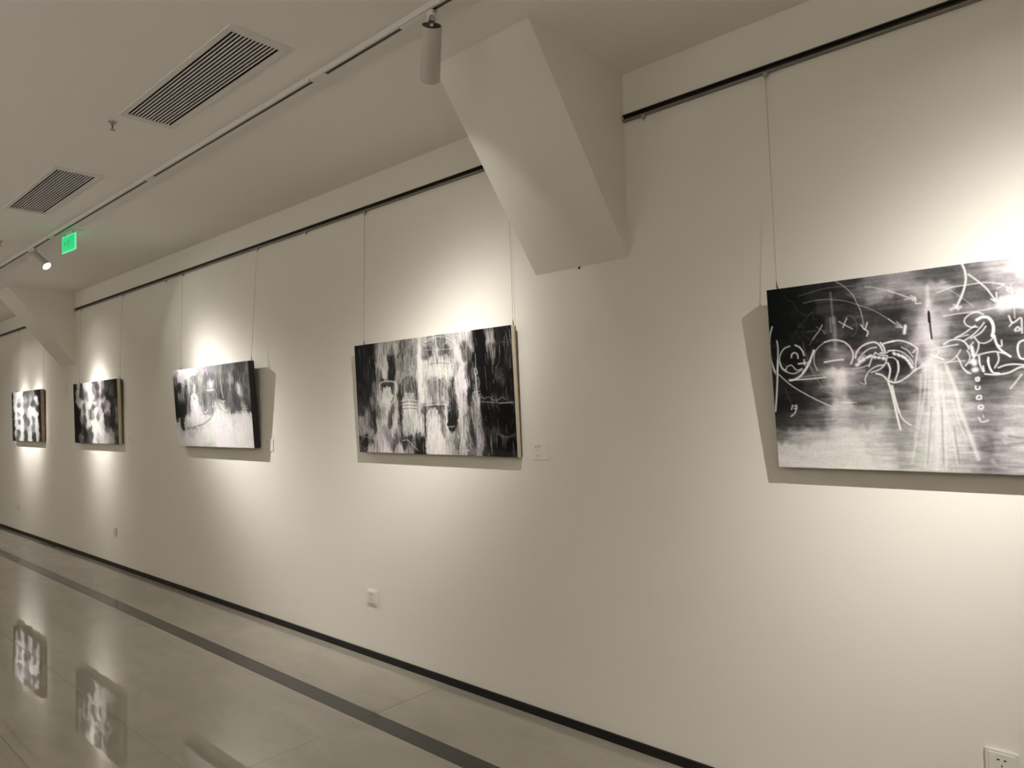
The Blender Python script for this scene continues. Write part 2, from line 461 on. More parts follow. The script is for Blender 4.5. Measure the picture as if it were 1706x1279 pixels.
# ------------------------------------------------------------------ exit sign
def exit_sign():
    t = thing('exit_sign', 'green lit exit sign hanging under the ceiling behind the track', 'sign', (-5.94, -.862, ZC), (0, 0, math.radians(4)))
    B().box(-.17, .12, -.02, .055, -.006, 0).bevel(.002, 1).obj('ceiling_plate', 'white', t)
    for x in (-.08, .08): B().box(x-.004, x+.004, -.003, .003, -.03, -.005).obj('hanger', 'steel', t)
    z0 = -.152; h = .124; W = .122
    f = B()
    for a in ((-W, W, z0, z0+.007), (-W, W, z0+h-.005, z0+h), (-W, -W+.005, z0+.007, z0+h-.005), (W-.006, W, z0+.007, z0+h-.005)): f.box(a[0], a[1], -.0045, .0045, a[2], a[3])
    f.obj('sign_frame', 'signlight', t)
    fc = B().box(-W+.005, W-.006, -.0035, .0035, z0+.007, z0+h-.005).obj('sign_face', 'signglow', t)
    # running figure and door pictogram, flat print on the face
    g = B(); y = -.0036
    def q(*p): g.poly([(a, y, b) for a, b in p], (0, -.0006, 0))
    cz = z0 + .066
    q((-.002, cz+.034), (.006, cz+.036), (.010, cz+.030), (.006, cz+.023), (-.001, cz+.024))            # head
    q((-.004, cz+.021), (.006, cz+.020), (.000, cz-.004), (-.010, cz-.002))                              # trunk
    q((-.004, cz+.021), (-.024, cz+.013), (-.026, cz+.002), (-.021, cz+.002), (-.019, cz+.010), (-.003, cz+.014))  # arm
    q((.005, cz+.018), (.016, cz+.006), (.025, cz+.009), (.024, cz+.004), (.014, cz+.001), (.002, cz+.010))        # arm
    q((-.010, cz-.002), (.000, cz-.004), (.016, cz-.016), (.012, cz-.032), (.006, cz-.031), (.009, cz-.018), (-.004, cz-.008))
    q((-.010, cz-.002), (-.003, cz-.006), (-.016, cz-.024), (-.032, cz-.024), (-.032, cz-.019), (-.018, cz-.018))
    g.obj('running_figure', 'signdark', fc)
    g = B()
    q((.034, cz+.036), (.066, cz+.036), (.066, cz-.030), (.060, cz-.030), (.060, cz+.031), (.034, cz+.031))
    g.obj('door_outline', 'signdark', fc); g = B()
    q((-.094, cz+.003), (-.070, cz+.018), (-.070, cz+.008), (-.048, cz+.008), (-.048, cz-.002), (-.070, cz-.002), (-.070, cz-.012))
    g.obj('arrow', 'signdark', fc)

    return t
exit_sign()

# ------------------------------------------------------------------ wall sockets
def socket(x, z, label):
    t = thing('wall_socket', label, 'socket', (x, 0, z), group='white wall sockets low on the picture wall')
    B().box(-.043, .043, -.009, 0, -.043, .043).bevel(.0025, 2).obj('cover_plate', 'offwhite', t)
    B().box(-.034, .034, -.0105, -.008, -.034, .034).bevel(.0008, 1).obj('socket_face', 'offwhite', t)
    g = B()
    for s in (-1, 1):
        g.box(s*.0085-.0035, s*.0085+.0035, -.0109, -.0104, .013, .017)
    g.obj('upper_slots', 'hole', t)
    g = B(); g.box(-.0012, .0012, -.0109, -.0104, -.006, .002)
    for s in (-1, 1):
        g.poly([(s*.008-.0012, -.0104, -.013), (s*.008+.0012, -.0104, -.013), (s*(.008+.004)+.0012, -.0104, -.021), (s*(.008+.004)-.0012, -.0104, -.021)], (0, -.0005, 0))
    g.obj('lower_slots', 'hole', t)
    return t
socket(-.351, .342, 'white wall socket cut by the bottom right corner of the view')
socket(-3.438, .357, 'white wall socket under the canvas with the arched skull shapes')
socket(-7.594, .347, 'small-looking white wall socket directly below the canvas before the far haunch')
socket(-11.06, .330, 'faint white wall socket farthest along the wall, below the farthest canvas')

# ------------------------------------------------------------------ paintings
PAINT = {
 'P1': ([-3,4,25,17,35,30,88,9,33,188,9,55,282,9,70,342,17,125,428,17,150,468,4,120,506,13,80,543,7,100,584,22,95,624,28,120,688,14,175,735,22,215,26,99,27,116,88,38,215,86,65,277,82,55,327,57,120,363,62,160,395,101,80,452,95,110,486,69,170,518,67,160,548,113,120,600,96,90,650,90,110,708,81,170,658,115,90,43,164,28,146,146,38,243,136,55,305,136,80,364,136,65,421,136,50,463,146,110,494,162,205,524,165,190,550,156,120,596,161,85,633,141,150,682,135,190,706,132,215,738,137,225,656,161,80,704,167,80,736,176,85,4,217,38,75,202,40,143,194,40,176,183,50,221,187,85,283,192,60,343,191,95,389,196,75,434,200,85,478,210,180,505,212,235,537,209,140,573,212,95,604,215,85,654,208,70,716,197,85,686,234,65,71,257,40,165,257,70,190,272,110,222,261,150,265,277,110,337,281,75,408,261,55,422,312,50,458,264,100,496,279,235,528,281,180,564,290,130,600,275,90,641,266,65,678,303,60,698,276,80,727,272,90,-3,316,45,64,355,50,147,331,75,186,326,120,219,314,250,237,328,240,219,361,225,274,330,130,334,339,110,400,311,50,437,338,110,471,340,170,492,341,215,524,342,205,566,345,160,597,334,95,628,324,65,662,326,55,695,339,85,727,347,130,25,417,42,95,404,50,162,393,75,222,408,215,196,380,120,270,389,105,318,397,115,360,392,130,406,400,100,435,376,100,461,408,165,499,409,215,542,404,210,578,411,170,614,395,110,654,384,90,692,386,150,725,398,175,28,473,55,77,467,75,138,467,110,222,461,190,284,462,160,344,456,170,402,470,125,441,470,150,485,471,215,538,471,215,580,466,185,610,472,120,650,461,130,698,461,170,18,516,120,73,526,175,134,522,195,218,522,220,311,521,205,369,534,175,409,534,140,442,540,190,508,533,215,561,532,205,596,532,180,631,538,105,675,531,165,709,525,195,29,572,220,151,570,225,247,568,228,338,567,205,25,622,228,148,611,228,275,608,228,353,605,215,405,597,160,439,603,195,504,601,205,557,605,185,598,598,170,637,609,125,681,607,180,783,52,200,779,141,215,776,191,80,773,264,90,769,343,120,765,417,170,761,502,190,756,605,180,866,64,150,861,173,110,855,282,70,850,392,140,844,530,190,947,103,90,941,235,70,933,395,110,926,556,180],
  [[40,0.25,120,506,10,488,44],[1.3,0.55,175,111,35,149,27,188,21,229,19,269,23,295,25],[1.3,0.7,190,126,62,158,57,194,57,229,62,266,72,299,87,337,106,371,130,403,159],[1.8,0.7,200,236,2,259,20,284,49,295,76,306,105,311,133,314,159],[2.4,0.9,225,306,155,316,170,325,149],[2.4,0.9,225,316,170,325,179,321,193],[2,0.7,200,325,31,346,36,376,47,409,63],[3,0.9,215,12,132,2,164,-2,209,0,249,8,283,13,294],[3,0.9,215,25,184,27,212,23,257,19,294],[2.4,0.9,220,69,206,49,213,34,233,30,254,37,279,52,292],[3.2,0.9,225,88,204,102,212,112,227,116,242],[2.8,0.9,225,72,246,74,236,83,230,93,236,95,250],[2.2,0.9,220,51,286,56,277,69,273,77,280,85,290,94,292,106,287],[3,0.9,230,95,270,124,268],[3,0.9,225,115,257,116,275],[4,0.95,230,150,227,143,244,133,264,120,287,108,300],[1.2,0.6,180,116,195,118,216,125,252,139,297],[2.8,0.95,225,187,202,210,197,231,199,252,208,267,225,275,245,273,265,266,281],[2,0.8,215,187,202,170,214,155,230,149,250,149,274,158,296],[3.2,0.95,230,182,270,214,266,243,265],[4,0.35,200,217,37,218,83,219,141],[7,0.4,220,223,124,222,170,221,230],[4,0.4,210,211,123,210,168],[9,0.25,160,204,122,195,167],[3,0.95,225,281,262,287,243,301,227,322,217,343,215,357,226,365,246],[2.4,0.9,220,288,271,305,250,326,235,347,232],[2,0.8,215,290,278,300,264,311,255],[3,0.95,225,360,218,369,233,371,252,358,251],[2.6,0.9,220,343,249,332,266,321,293],[2.4,0.9,220,343,249,358,258,378,261],[2.4,0.9,220,377,265,371,285,355,303,327,313],[3,0.95,225,368,222,385,218,401,216],[2,0.8,215,268,298,294,296,322,287],[2.4,0.9,220,376,252,386,246,399,247],[6,0.95,235,284,286,289,284],[6,0.95,235,295,276,299,274],[6,0.95,235,306,270,308,268],[5,0.95,235,317,263,320,262],[5,0.95,235,326,259,329,258],[5,0.95,235,340,264,343,264],[5,0.95,235,352,266,354,266],[6,0.95,235,365,269,368,270],[2.2,0.8,200,183,143,171,162,149,188],[2,0.5,190,163,147,185,163,189,172],[1.6,0.5,190,149,188,137,208],[1.5,0.5,150,131,161,162,160],[2.6,0.75,210,263,128,255,144,249,158],[2.6,0.75,210,238,137,256,150,278,165],[1.6,0.4,90,124,137,120,160,127,181,149,189,179,199],[2.2,0.4,130,252,127,274,121,289,137,292,159,288,179,275,189],[1.6,0.4,110,63,26,72,45,87,50,100,75,113,92,132,103,155,96,154,117,168,121],[1.6,0.45,120,156,93,132,114,107,141],[1.6,0.45,120,105,126,105,142,118,139],[1.8,0.35,100,71,155,78,177,89,163,94,155,99,173,107,181,116,168],[2,0.25,60,3,52,27,46,11,65],[2,0.25,60,14,102,31,127,53,112,64,83,72,54],[1.2,0.5,120,0,237,28,257,51,273],[2.2,0.8,215,393,53,419,66,445,80,469,87],[2,0.8,215,437,86,469,87,456,77],[2.2,0.85,220,460,93,469,91,468,103,483,104],[1.8,0.75,205,388,143,406,160,426,176],[1.8,0.75,205,411,155,426,174,408,171],[5,0.95,235,435,171,431,193],[6,0.6,215,502,56,502,79,502,115],[12,0.5,225,502,106,502,135],[30,0.35,205,502,129,504,182],[2.6,0.95,35,502,132,503,153,504,182,506,217],[4,0.8,35,502,138,502,164],[2.6,0.9,225,383,219,411,215,437,223,457,237,465,246],[2.2,0.85,220,381,246,403,246,424,255,442,274,451,293],[2,0.8,215,420,237,438,250,451,271],[2.2,0.85,220,451,257,465,246,459,282,455,314],[2.2,0.85,215,380,267,396,270,406,284,407,317],[2.2,0.85,220,450,314,472,300,502,279,517,268,524,257],[2.6,0.9,235,502,268,534,284],[2.2,0.8,225,513,248,539,245,574,241],[2.6,0.85,225,537,237,555,227,574,226,589,233,598,245,601,257],[2.2,0.7,225,536,298,556,288,572,272,580,258],[2.2,0.85,220,569,275,576,292,584,316,598,328],[2.2,0.8,220,597,262,603,277,600,294,590,307],[3.4,0.85,225,598,1,604,22,605,48,600,72,591,97,578,124],[5,0.7,215,562,133,573,129,587,129],[4,0.6,215,571,120,581,135],[2,0.75,215,528,77,554,70,578,65,612,64,641,63,669,66,696,76],[2,0.7,215,681,85,700,76,684,70],[2.2,0.8,220,702,83,711,87,704,92,710,97],[2.8,0.8,220,612,33,636,58,656,83,669,107,675,119],[2.4,0.8,220,665,114,677,122,679,97],[1.6,0.55,190,525,51,561,73,587,96,603,112,621,132],[2.4,0.6,220,542,151,581,148,617,147,665,142,699,137],[10,0.6,225,683,133,699,131,719,138,742,142],[4.5,0.95,230,626,172,640,165,656,169,665,187,666,206,662,223],[2.2,0.85,220,643,157,629,149,610,153,596,166,596,180,608,191,627,193],[2.2,0.85,220,567,221,590,210,607,198,622,188],[1.8,0.8,210,572,220,602,214],[2.2,0.85,220,591,231,614,216,634,195,644,182],[2.2,0.85,220,608,226,633,212,648,193],[2.2,0.85,220,618,224,627,242,623,264,610,289,602,300],[2,0.85,220,627,239,641,243,657,236,667,223],[5,0.95,235,609,252,612,278],[2,0.8,220,602,251,614,238],[3.6,0.85,225,667,223,671,246,681,266,703,287],[2.4,0.8,220,684,238,683,255,673,250],[2.4,0.85,220,620,278,644,272,667,270,692,278],[2.6,0.9,225,626,281,627,304,634,327],[2.8,0.9,225,649,286,649,308,655,328],[2.4,0.85,220,673,274,674,296,663,318],[2.6,0.85,225,672,318,692,311,713,310,734,314],[2,0.6,215,714,77,719,121,719,176],[2.6,0.8,220,705,168,713,189,731,177],[2.2,0.8,220,713,189,705,199],[2.4,0.8,220,717,211,725,202,729,212,718,214],[2.4,0.8,220,735,178,734,221],[2.8,0.9,225,737,242,726,248,721,266,725,291,734,297],[8,0.95,235,612,295,613,302],[8,0.95,235,612,321,616,320],[5,0.95,235,397,255,400,258],[5,0.95,235,409,260,412,263],[5,0.95,235,420,265,422,268],[5,0.95,235,428,271,430,274],[5,0.95,235,435,280,437,283],[5,0.95,235,440,290,442,293],[5,0.95,235,445,300,447,304],[2.4,0.9,220,29,260,37,284,56,298,76,303,95,297,106,289],[4,0.95,230,136,263,118,292,101,311,81,323,63,327],[3,0.9,225,59,325,100,325,142,324,185,321],[2,0.6,200,84,320,133,314,192,312],[2.4,0.85,215,23,303,66,345,113,377,161,405,215,432],[3.2,0.95,225,3,434,14,353,24,253],[2,0.8,210,2,258,7,289,13,303],[2.4,0.9,225,65,415,60,430],[2.4,0.9,225,71,419,78,415,78,425,70,427],[2.4,0.9,225,78,425,71,442,57,454],[1.4,0.5,130,42,354,52,381,62,412],[1.6,0.6,170,132,273,148,316,168,350,188,370],[2,0.5,190,170,369,200,377],[2.4,0.85,220,308,349,308,331,322,307,346,293,365,291],[1.8,0.6,210,291,344,305,352],[3.2,0.85,225,341,317,363,327,378,353,386,399,392,444,401,499],[2.8,0.85,225,386,359,392,399,402,448],[2.4,0.85,220,377,285,384,304,378,334],[2.6,0.85,225,376,342,392,349,410,346],[2.8,0.9,220,379,286,383,310,377,337],[2.8,0.9,220,407,281,408,306,396,343],[2.6,0.9,220,376,342,392,349,411,345,433,331,455,313,477,304],[2.6,0.9,225,635,311,636,327],[2.6,0.9,225,647,294,651,317,659,332,673,334],[2.6,0.9,225,638,335,666,338,696,334,721,321,733,319],[2.2,0.8,220,584,313,593,328,603,331],[2.8,0.85,225,375,349,384,383,391,429,397,472,403,502],[2.6,0.85,225,386,359,392,399,400,441,414,472,433,487],[3,0.45,230,485,301,474,401,428,611],[4,0.4,225,470,327,459,431,440,535],[4,0.35,228,495,308,483,461,466,624],[7,0.5,232,510,303,508,461,497,623],[4,0.4,228,525,310,527,461,523,622],[6,0.65,230,540,305,561,384,568,439,586,505,608,591],[3,0.5,225,549,412,561,468,580,534],[3,0.4,220,527,418,535,496],[3,0.35,225,497,402,483,520,475,609],[4,0.35,225,522,374,547,549,554,607],[3,0.3,120,493,431,472,609],[3,0.3,120,521,432,516,608],[3,0.3,110,550,491,558,607],[2.6,0.7,215,727,341,712,362,698,381],[3,0.9,230,615,346,622,345,621,354,615,353,615,346],[2.6,0.9,225,613,370,613,379,622,379,623,372],[2.6,0.9,225,625,399,616,400,614,409,624,409,625,403],[2.6,0.9,225,628,429,619,429,617,437,625,440,629,433],[2.6,0.85,220,616,465,620,477,628,478,639,474],[1.6,0.8,220,627,458,627,464],[8,0.4,225,678,511,689,502,698,513],[6,0.4,220,674,533,689,547,720,555],[5,0.35,210,643,593,652,609,674,617],[5,0.35,90,685,547,721,541],[4,0.35,90,688,522,722,527]]),
 'P2': ([16,19,25,40,28,30,151,29,30,187,40,40,216,42,150,305,34,170,396,34,150,439,59,90,516,44,130,559,40,170,601,44,225,623,32,180,684,30,160,763,44,120,832,36,180,909,23,200,964,22,205,980,62,190,1008,39,45,1062,31,30,1106,28,110,1126,49,170,1166,34,45,1233,28,50,34,104,30,120,109,35,175,113,35,210,115,140,253,103,150,292,120,200,335,94,40,354,139,45,389,126,130,422,129,120,487,133,140,541,136,150,583,139,230,629,87,120,669,97,80,719,101,160,771,71,90,808,100,120,833,142,160,892,120,215,931,97,100,968,99,90,1008,166,30,1057,106,28,1096,172,30,1126,111,80,1175,146,35,1232,162,50,27,179,40,138,185,55,180,187,60,223,182,110,287,178,210,326,195,40,356,182,50,394,198,140,482,203,150,535,206,150,577,208,225,632,170,200,675,145,190,733,182,210,792,179,200,830,181,200,869,171,150,913,212,215,949,227,60,973,267,35,1013,218,110,1065,233,28,1097,273,28,1177,239,60,1227,230,35,32,270,45,131,274,50,185,276,110,269,257,45,333,260,50,294,305,225,225,292,170,371,269,190,411,270,80,444,264,60,498,267,60,540,275,70,583,277,225,624,279,190,665,280,130,705,282,150,756,271,150,796,259,190,833,274,70,872,263,160,900,264,220,928,265,215,951,266,130,972,293,30,1008,294,120,1043,296,30,1096,298,28,1147,300,32,1230,303,35,40,331,60,102,333,60,162,334,110,222,336,190,291,352,190,338,332,80,371,340,190,400,327,60,419,306,60,484,315,60,481,343,160,546,338,90,578,339,220,639,348,180,720,350,180,779,352,200,808,346,80,838,340,60,885,342,210,922,343,200,949,356,90,985,357,130,1012,358,170,1048,347,50,1126,355,70,1210,364,60,1094,323,30,35,384,70,96,400,110,146,386,60,193,401,100,239,410,140,274,410,215,320,411,90,366,412,190,405,405,50,445,385,180,489,379,215,532,386,160,564,380,190,594,402,90,646,396,120,706,397,80,756,391,90,780,398,225,803,419,50,842,406,45,873,380,190,899,401,215,927,395,190,944,421,80,971,421,130,1007,422,130,1045,397,35,1078,423,22,1205,425,22,1141,387,30,29,459,150,91,460,150,128,452,90,150,482,60,199,468,190,265,454,215,300,454,80,350,469,200,395,462,90,439,469,190,504,470,200,567,470,225,604,470,90,651,464,220,711,464,225,741,458,100,780,472,215,810,459,55,838,459,40,875,472,170,903,472,210,926,473,170,945,473,80,976,473,130,1013,467,130,1049,454,50,1084,455,30,1116,486,55,1169,462,20,1236,462,22,37,512,150,123,520,160,207,519,200,267,497,150,323,519,190,369,505,120,436,505,160,501,505,190,586,505,150,647,505,190,708,505,200,748,505,120,781,512,200,825,505,160,862,518,120,899,524,210,936,524,120,973,524,100,1018,524,150,1054,511,60,1114,518,70,1173,530,80,1239,523,50,19,580,60,68,580,50,119,564,90,166,579,180,227,563,200,297,555,150,342,562,90,410,554,70,474,568,70,506,582,110,559,574,50,601,580,60,642,573,210,723,565,225,781,578,190,820,578,120,858,577,110,896,570,210,942,576,110,978,576,80,1014,575,160,1067,568,40,1153,573,25,1236,572,20,28,622,90,114,620,190,257,618,220,371,619,190,471,617,140,535,616,60,587,622,60,639,621,230,719,619,230,769,612,200,817,611,170,892,616,180,947,621,110,1002,614,160,1064,612,60,1150,617,50,1249,621,60],
  [[-46,0.85,50,343,98,339,152,337,210],[-12,0.7,205,295,84,296,142,291,211],[-100,0.8,70,483,256,480,291],[-120,0.35,150,484,245,487,203],[10,0.7,165,402,241,438,208,488,196,535,209,559,241],[-105,0.7,200,475,357,472,392],[-75,0.85,60,288,265,294,276],[-76,0.9,218,292,302,293,320],[-90,0.8,222,673,440,668,501],[-70,0.75,208,559,442,552,505],[-60,0.7,190,462,455,458,505],[7,0.8,50,608,416,602,519],[-60,0.85,45,833,380,826,432,816,472],[-34,0.7,85,670,77,669,94],[-40,0.7,85,795,70,797,93],[-110,0.5,205,693,180,811,180],[-60,0.4,110,697,255,702,322],[-60,0.45,130,766,264,766,331],[-66,0.8,218,896,251,899,296],[-30,0.75,200,904,316,898,394],[-40,0.7,195,892,433,885,590],[-125,0.8,226,678,573,679,620],[-60,0.85,28,1048,42,1052,169,1052,296],[-70,0.8,24,1087,417,1102,455],[-90,0.8,22,1197,419,1202,474],[-60,0.6,40,540,553,547,602],[-90,0.6,50,75,54,104,153],[-40,0.7,190,246,44,239,131],[-60,0.6,170,246,37,384,48],[-20,0.6,60,412,391,401,455],[-24,0.7,35,952,305,953,357],[-24,0.6,45,952,460,963,537],[-18,0.6,60,409,284,404,384],[-16,0.5,40,165,379,166,468],[-30,0.6,190,249,432,232,497],[-26,0.6,200,354,411,342,498],[-22,0.6,70,302,425,297,483],[9,0.8,205,225,292,223,255,236,234,278,225,346,230,374,244,366,297,349,340,301,360,244,355,222,336,223,292],[6,0.8,90,252,256,259,242,288,240,334,245,350,261],[6,0.5,215,220,362,278,370,335,364],[5,0.7,90,250,278,243,293],[4,0.6,215,204,115,201,232,198,335],[7,0.8,190,295,84,297,135,290,215],[8,0.5,220,594,23,587,153,583,249,585,346],[4,0.75,215,627,46,675,19,736,11,804,20,860,48,894,87,906,127,905,173],[3,0.6,210,685,20,776,5,843,17,888,47],[4,0.9,225,724,10,727,67,732,125],[3,0.6,210,619,73,701,76,838,83],[4,0.5,170,767,57,769,98,792,116,822,101,829,69,797,50,767,57],[4,0.5,170,646,68,648,102,673,111,690,92,682,64],[4,0.6,90,632,39,684,34,703,52],[3,0.8,225,647,177,651,198,667,192,674,165],[3,0.8,225,683,179,696,200,721,202,718,185,693,180],[3,0.8,225,737,196,753,177,771,201],[3,0.8,225,782,179,800,200,821,181,829,201,850,169,841,162,813,160],[4,0.7,215,630,204,670,209,750,209,848,209],[3,0.5,80,665,151,735,149,823,158],[4,0.6,215,907,173,870,223,874,302,882,381,898,420],[5,0.5,215,929,187,947,253,938,317],[4,0.5,225,950,156,946,208,946,266],[4,0.7,190,1013,122,1011,192],[3,0.9,215,1011,192,1001,204,1004,224,1020,218,1016,199,1011,192],[5,0.8,200,1008,224,1009,269,1013,320,1014,384],[3,0.8,205,1025,238,1032,270,1021,295],[3,0.8,205,1029,308,988,313,978,332,993,364,1014,397],[3,0.8,205,1028,320,1024,371,1017,441],[3,0.75,205,1017,441,1000,460,1007,479,1027,454],[3,0.6,190,1031,346,1040,337,1061,347,1092,340,1117,355,1151,357,1182,344,1202,357],[3,0.6,180,1029,362,1125,368,1209,373,1250,368],[4,0.6,190,1159,375,1209,371,1254,374],[3,0.6,190,1129,18,1132,62,1129,130,1125,224],[3,0.5,170,1179,85,1179,128,1173,171,1147,200],[4,0.4,120,1139,231,1159,244,1202,234],[3,0.4,120,1142,253,1184,249],[4,0.4,110,1154,83,1188,76,1254,85],[3,0.5,90,1121,368,1120,443],[14,0.35,80,1217,143,1231,175],[20,0.35,70,1100,474,1140,517],[5,0.5,130,1139,524,1197,539,1255,526],[5,0.85,225,779,378,772,418,779,452],[6,0.8,215,779,452,771,485,791,518],[3,0.8,215,791,518,762,552,756,592],[3,0.8,215,791,518,812,558,823,597],[3,0.8,220,793,485,817,488,832,482],[6,0.5,210,903,283,893,355,898,420],[4,0.7,220,893,427,890,505,876,590],[3,0.7,70,906,433,899,551],[3,0.6,70,916,303,916,356],[4,0.7,220,933,291,935,356,926,421],[3,0.7,210,929,434,938,505,960,576],[6,0.6,210,855,613,892,616,939,608],[3,0.7,190,16,611,19,573,59,546,108,553,98,594,53,618],[3,0.7,190,94,564,120,549,156,560,141,586,111,583],[5,0.7,35,37,588,62,580],[4,0.8,200,409,562,453,561,489,585,535,616],[3,0.8,220,596,374,678,369,748,368,792,372],[3,0.7,60,596,377,677,379,767,379],[4,0.6,60,608,422,601,512],[3,0.7,220,416,341,482,336,551,345],[3,0.6,90,415,350,481,346,550,354],[3,0.7,220,412,361,480,357,549,363],[3,0.6,90,414,368,480,366,546,371],[3,0.7,220,419,377,479,375,543,380],[3,0.6,80,421,386,478,383,542,388],[3,0.7,220,428,397,477,394,536,396],[5,0.8,230,511,306,527,306],[6,0.7,225,482,336,477,399],[4,0.5,80,766,258,811,313,827,353],[4,0.5,215,659,226,653,307],[3,0.5,60,698,241,695,343],[3,0.5,60,737,256,730,344],[3,0.5,220,719,229,712,343],[3,0.5,220,791,186,791,259,781,352],[3,0.5,220,764,284,764,351],[3,0.6,220,543,512,545,560],[3,0.6,190,521,519,497,554],[5,0.5,190,932,576,958,602],[3,0.5,190,1021,473,1051,549,1057,587]]),
 'P3': ([47,12,190,44,27,185,131,26,232,273,28,232,396,28,205,517,23,175,633,24,165,733,30,155,831,30,145,927,30,120,1032,31,120,1124,31,75,1202,30,75,1264,50,130,34,83,110,124,69,205,207,79,200,251,112,120,289,89,215,330,91,170,385,88,130,444,97,140,490,99,170,594,104,120,686,85,110,770,107,120,842,110,120,913,119,100,995,118,160,1080,94,80,1142,125,100,1208,128,95,1266,142,110,35,158,50,109,149,40,181,145,170,198,171,120,243,154,60,284,156,215,332,158,120,380,160,200,440,162,110,492,164,150,557,167,130,634,170,150,676,143,215,708,179,140,781,187,95,840,195,100,913,193,80,983,195,120,1042,187,85,1110,189,225,1117,217,210,1165,192,110,1218,205,80,1269,196,110,38,221,40,95,223,120,160,225,110,224,221,45,265,228,160,298,235,80,374,232,130,441,228,160,480,235,120,545,237,105,622,240,130,697,242,110,759,244,95,830,255,55,903,249,80,973,256,115,1042,259,70,1100,249,110,1187,263,90,1263,265,110,32,290,35,114,279,50,197,294,40,255,283,120,292,308,80,358,279,225,433,275,200,498,283,120,561,296,100,615,280,140,675,299,110,710,312,200,757,290,160,811,297,200,856,321,190,905,311,100,989,301,100,1081,298,60,1157,317,140,1225,302,70,37,346,30,117,341,30,195,343,45,252,338,150,287,332,110,355,340,232,449,335,215,528,337,140,618,339,160,681,340,130,755,341,215,851,349,190,922,350,160,1005,346,100,1087,332,70,1161,360,190,1239,351,60,32,409,50,119,410,25,182,416,80,234,399,190,317,400,232,411,401,230,487,419,180,570,391,160,621,391,130,698,387,215,795,394,215,927,396,180,997,396,130,1066,392,140,1155,399,205,1252,411,190,24,452,180,96,459,45,145,466,60,207,472,110,276,472,140,373,466,120,456,449,140,563,432,150,665,433,215,785,457,225,907,446,215,1080,447,215,1245,454,222,30,503,215,132,496,150,231,496,140,327,497,160,394,497,190,527,491,225,718,491,228,29,584,225,181,540,225,383,563,230,770,548,232,1121,546,228,1235,589,215,238,613,222,881,604,222,1110,612,212],
  [[-40,0.5,160,938,396,1006,408,1075,409],[-50,0.5,180,472,431,617,421],[-260,0.65,228,87,584,641,573,1228,562],[-130,0.45,226,603,503,899,491,1218,486],[-90,0.8,230,368,262,358,322,370,406],[-60,0.6,222,314,418,478,395],[-90,0.6,216,743,410,839,423],[-26,0.7,35,39,215,38,340,31,415],[-60,0.7,40,136,317,127,403],[-34,0.8,28,108,428,129,475],[-22,0.6,60,244,148,231,258],[-70,0.5,215,223,31,370,24],[-30,0.55,205,151,76,200,122],[10,0.55,70,67,141,115,118,159,151,154,218],[-30,0.55,90,1060,71,1115,85,1165,126],[-40,0.5,85,1074,271,1080,304,1099,326],[9,0.5,80,1033,170,1009,246,1033,314,1111,321],[-28,0.5,90,917,165,905,277],[-24,0.4,95,794,108,782,216],[-26,0.4,100,554,184,547,302],[5,0.8,230,285,50,286,107,282,168,286,223],[4,0.6,215,259,63,262,124,253,197],[3,0.6,60,74,104,171,120,237,148],[3,0.6,90,56,40,105,15,72,72],[4,0.85,235,843,20,839,93,845,167,854,224,864,253],[6,0.7,60,809,240,835,263,872,259],[5,0.85,235,822,269,856,282,887,276],[5,0.8,225,799,297,831,326,876,344,922,350],[5,0.8,70,785,308,805,337],[5,0.6,230,989,84,985,145,982,201],[5,0.85,235,605,186,669,188,719,185],[5,0.85,235,679,143,680,166],[4,0.6,70,603,198,650,223,704,202],[6,0.6,100,331,85,390,64,439,90,458,133],[7,0.5,90,365,129,353,159],[6,0.6,90,359,237,384,250],[8,0.5,110,206,478,303,475,401,461,495,449,591,420,660,386,693,340],[5,0.6,90,301,490,357,478,394,497],[5,0.5,90,123,465,177,484,246,490],[4,0.9,235,512,354,564,355,592,338],[4,0.9,235,673,311,691,317],[3,0.8,235,572,379,633,397,670,404],[5,0.5,215,740,284,706,341,687,375],[4,0.6,215,1149,295,1162,317,1211,323],[4,0.6,215,1037,361,1161,360],[3,0.6,220,1175,339,1230,340],[4,0.6,190,1176,127,1203,166,1232,189],[8,0.6,235,1095,178,1119,201,1109,228],[5,0.5,90,1058,160,1024,225,1038,281],[5,0.4,200,780,44,770,107,771,170],[5,0.4,80,595,98,585,156,558,314],[4,0.5,90,883,152,873,287],[4,0.4,210,496,218,511,283,506,348]]),
 'P4': ([1,12,40,25,56,35,16,148,28,40,271,22,65,393,22,53,515,40,43,619,40,91,46,50,165,31,225,150,91,215,143,164,200,194,202,190,253,53,80,246,125,80,311,97,110,370,34,235,476,21,240,402,71,225,397,118,130,445,161,150,227,226,225,256,299,205,239,383,140,174,304,22,165,394,30,184,485,40,320,276,110,343,396,90,308,485,80,329,545,40,230,563,120,349,604,50,419,249,200,436,338,215,452,438,200,524,46,240,516,134,235,507,222,200,505,339,90,496,515,90,506,591,90,527,550,80,661,23,100,641,63,110,653,110,150,640,156,225,680,168,100,644,208,215,622,259,90,614,341,150,683,313,220,656,428,220,614,515,222,606,602,225,757,56,60,749,142,70,742,216,140,738,342,110,816,30,225,816,116,215,806,218,205,797,315,190,889,22,190,900,73,180,912,119,90,860,163,80,904,204,180,884,248,80,870,390,215,865,446,200,794,515,225,740,572,170,982,37,80,978,82,100,1018,151,55,948,233,120,1039,263,180,1019,313,190,982,369,55,931,413,70,1023,431,60,1002,492,130,980,559,205,1123,21,70,1133,72,90,1143,128,110,1137,199,60,1143,293,45,1165,376,60,1143,459,40,1122,514,170,1243,22,40,1248,131,40,1245,241,90,1246,306,150,1252,405,150,1250,514,110,1249,596,80,1129,608,190,848,622,215,1218,459,60,399,627,90],
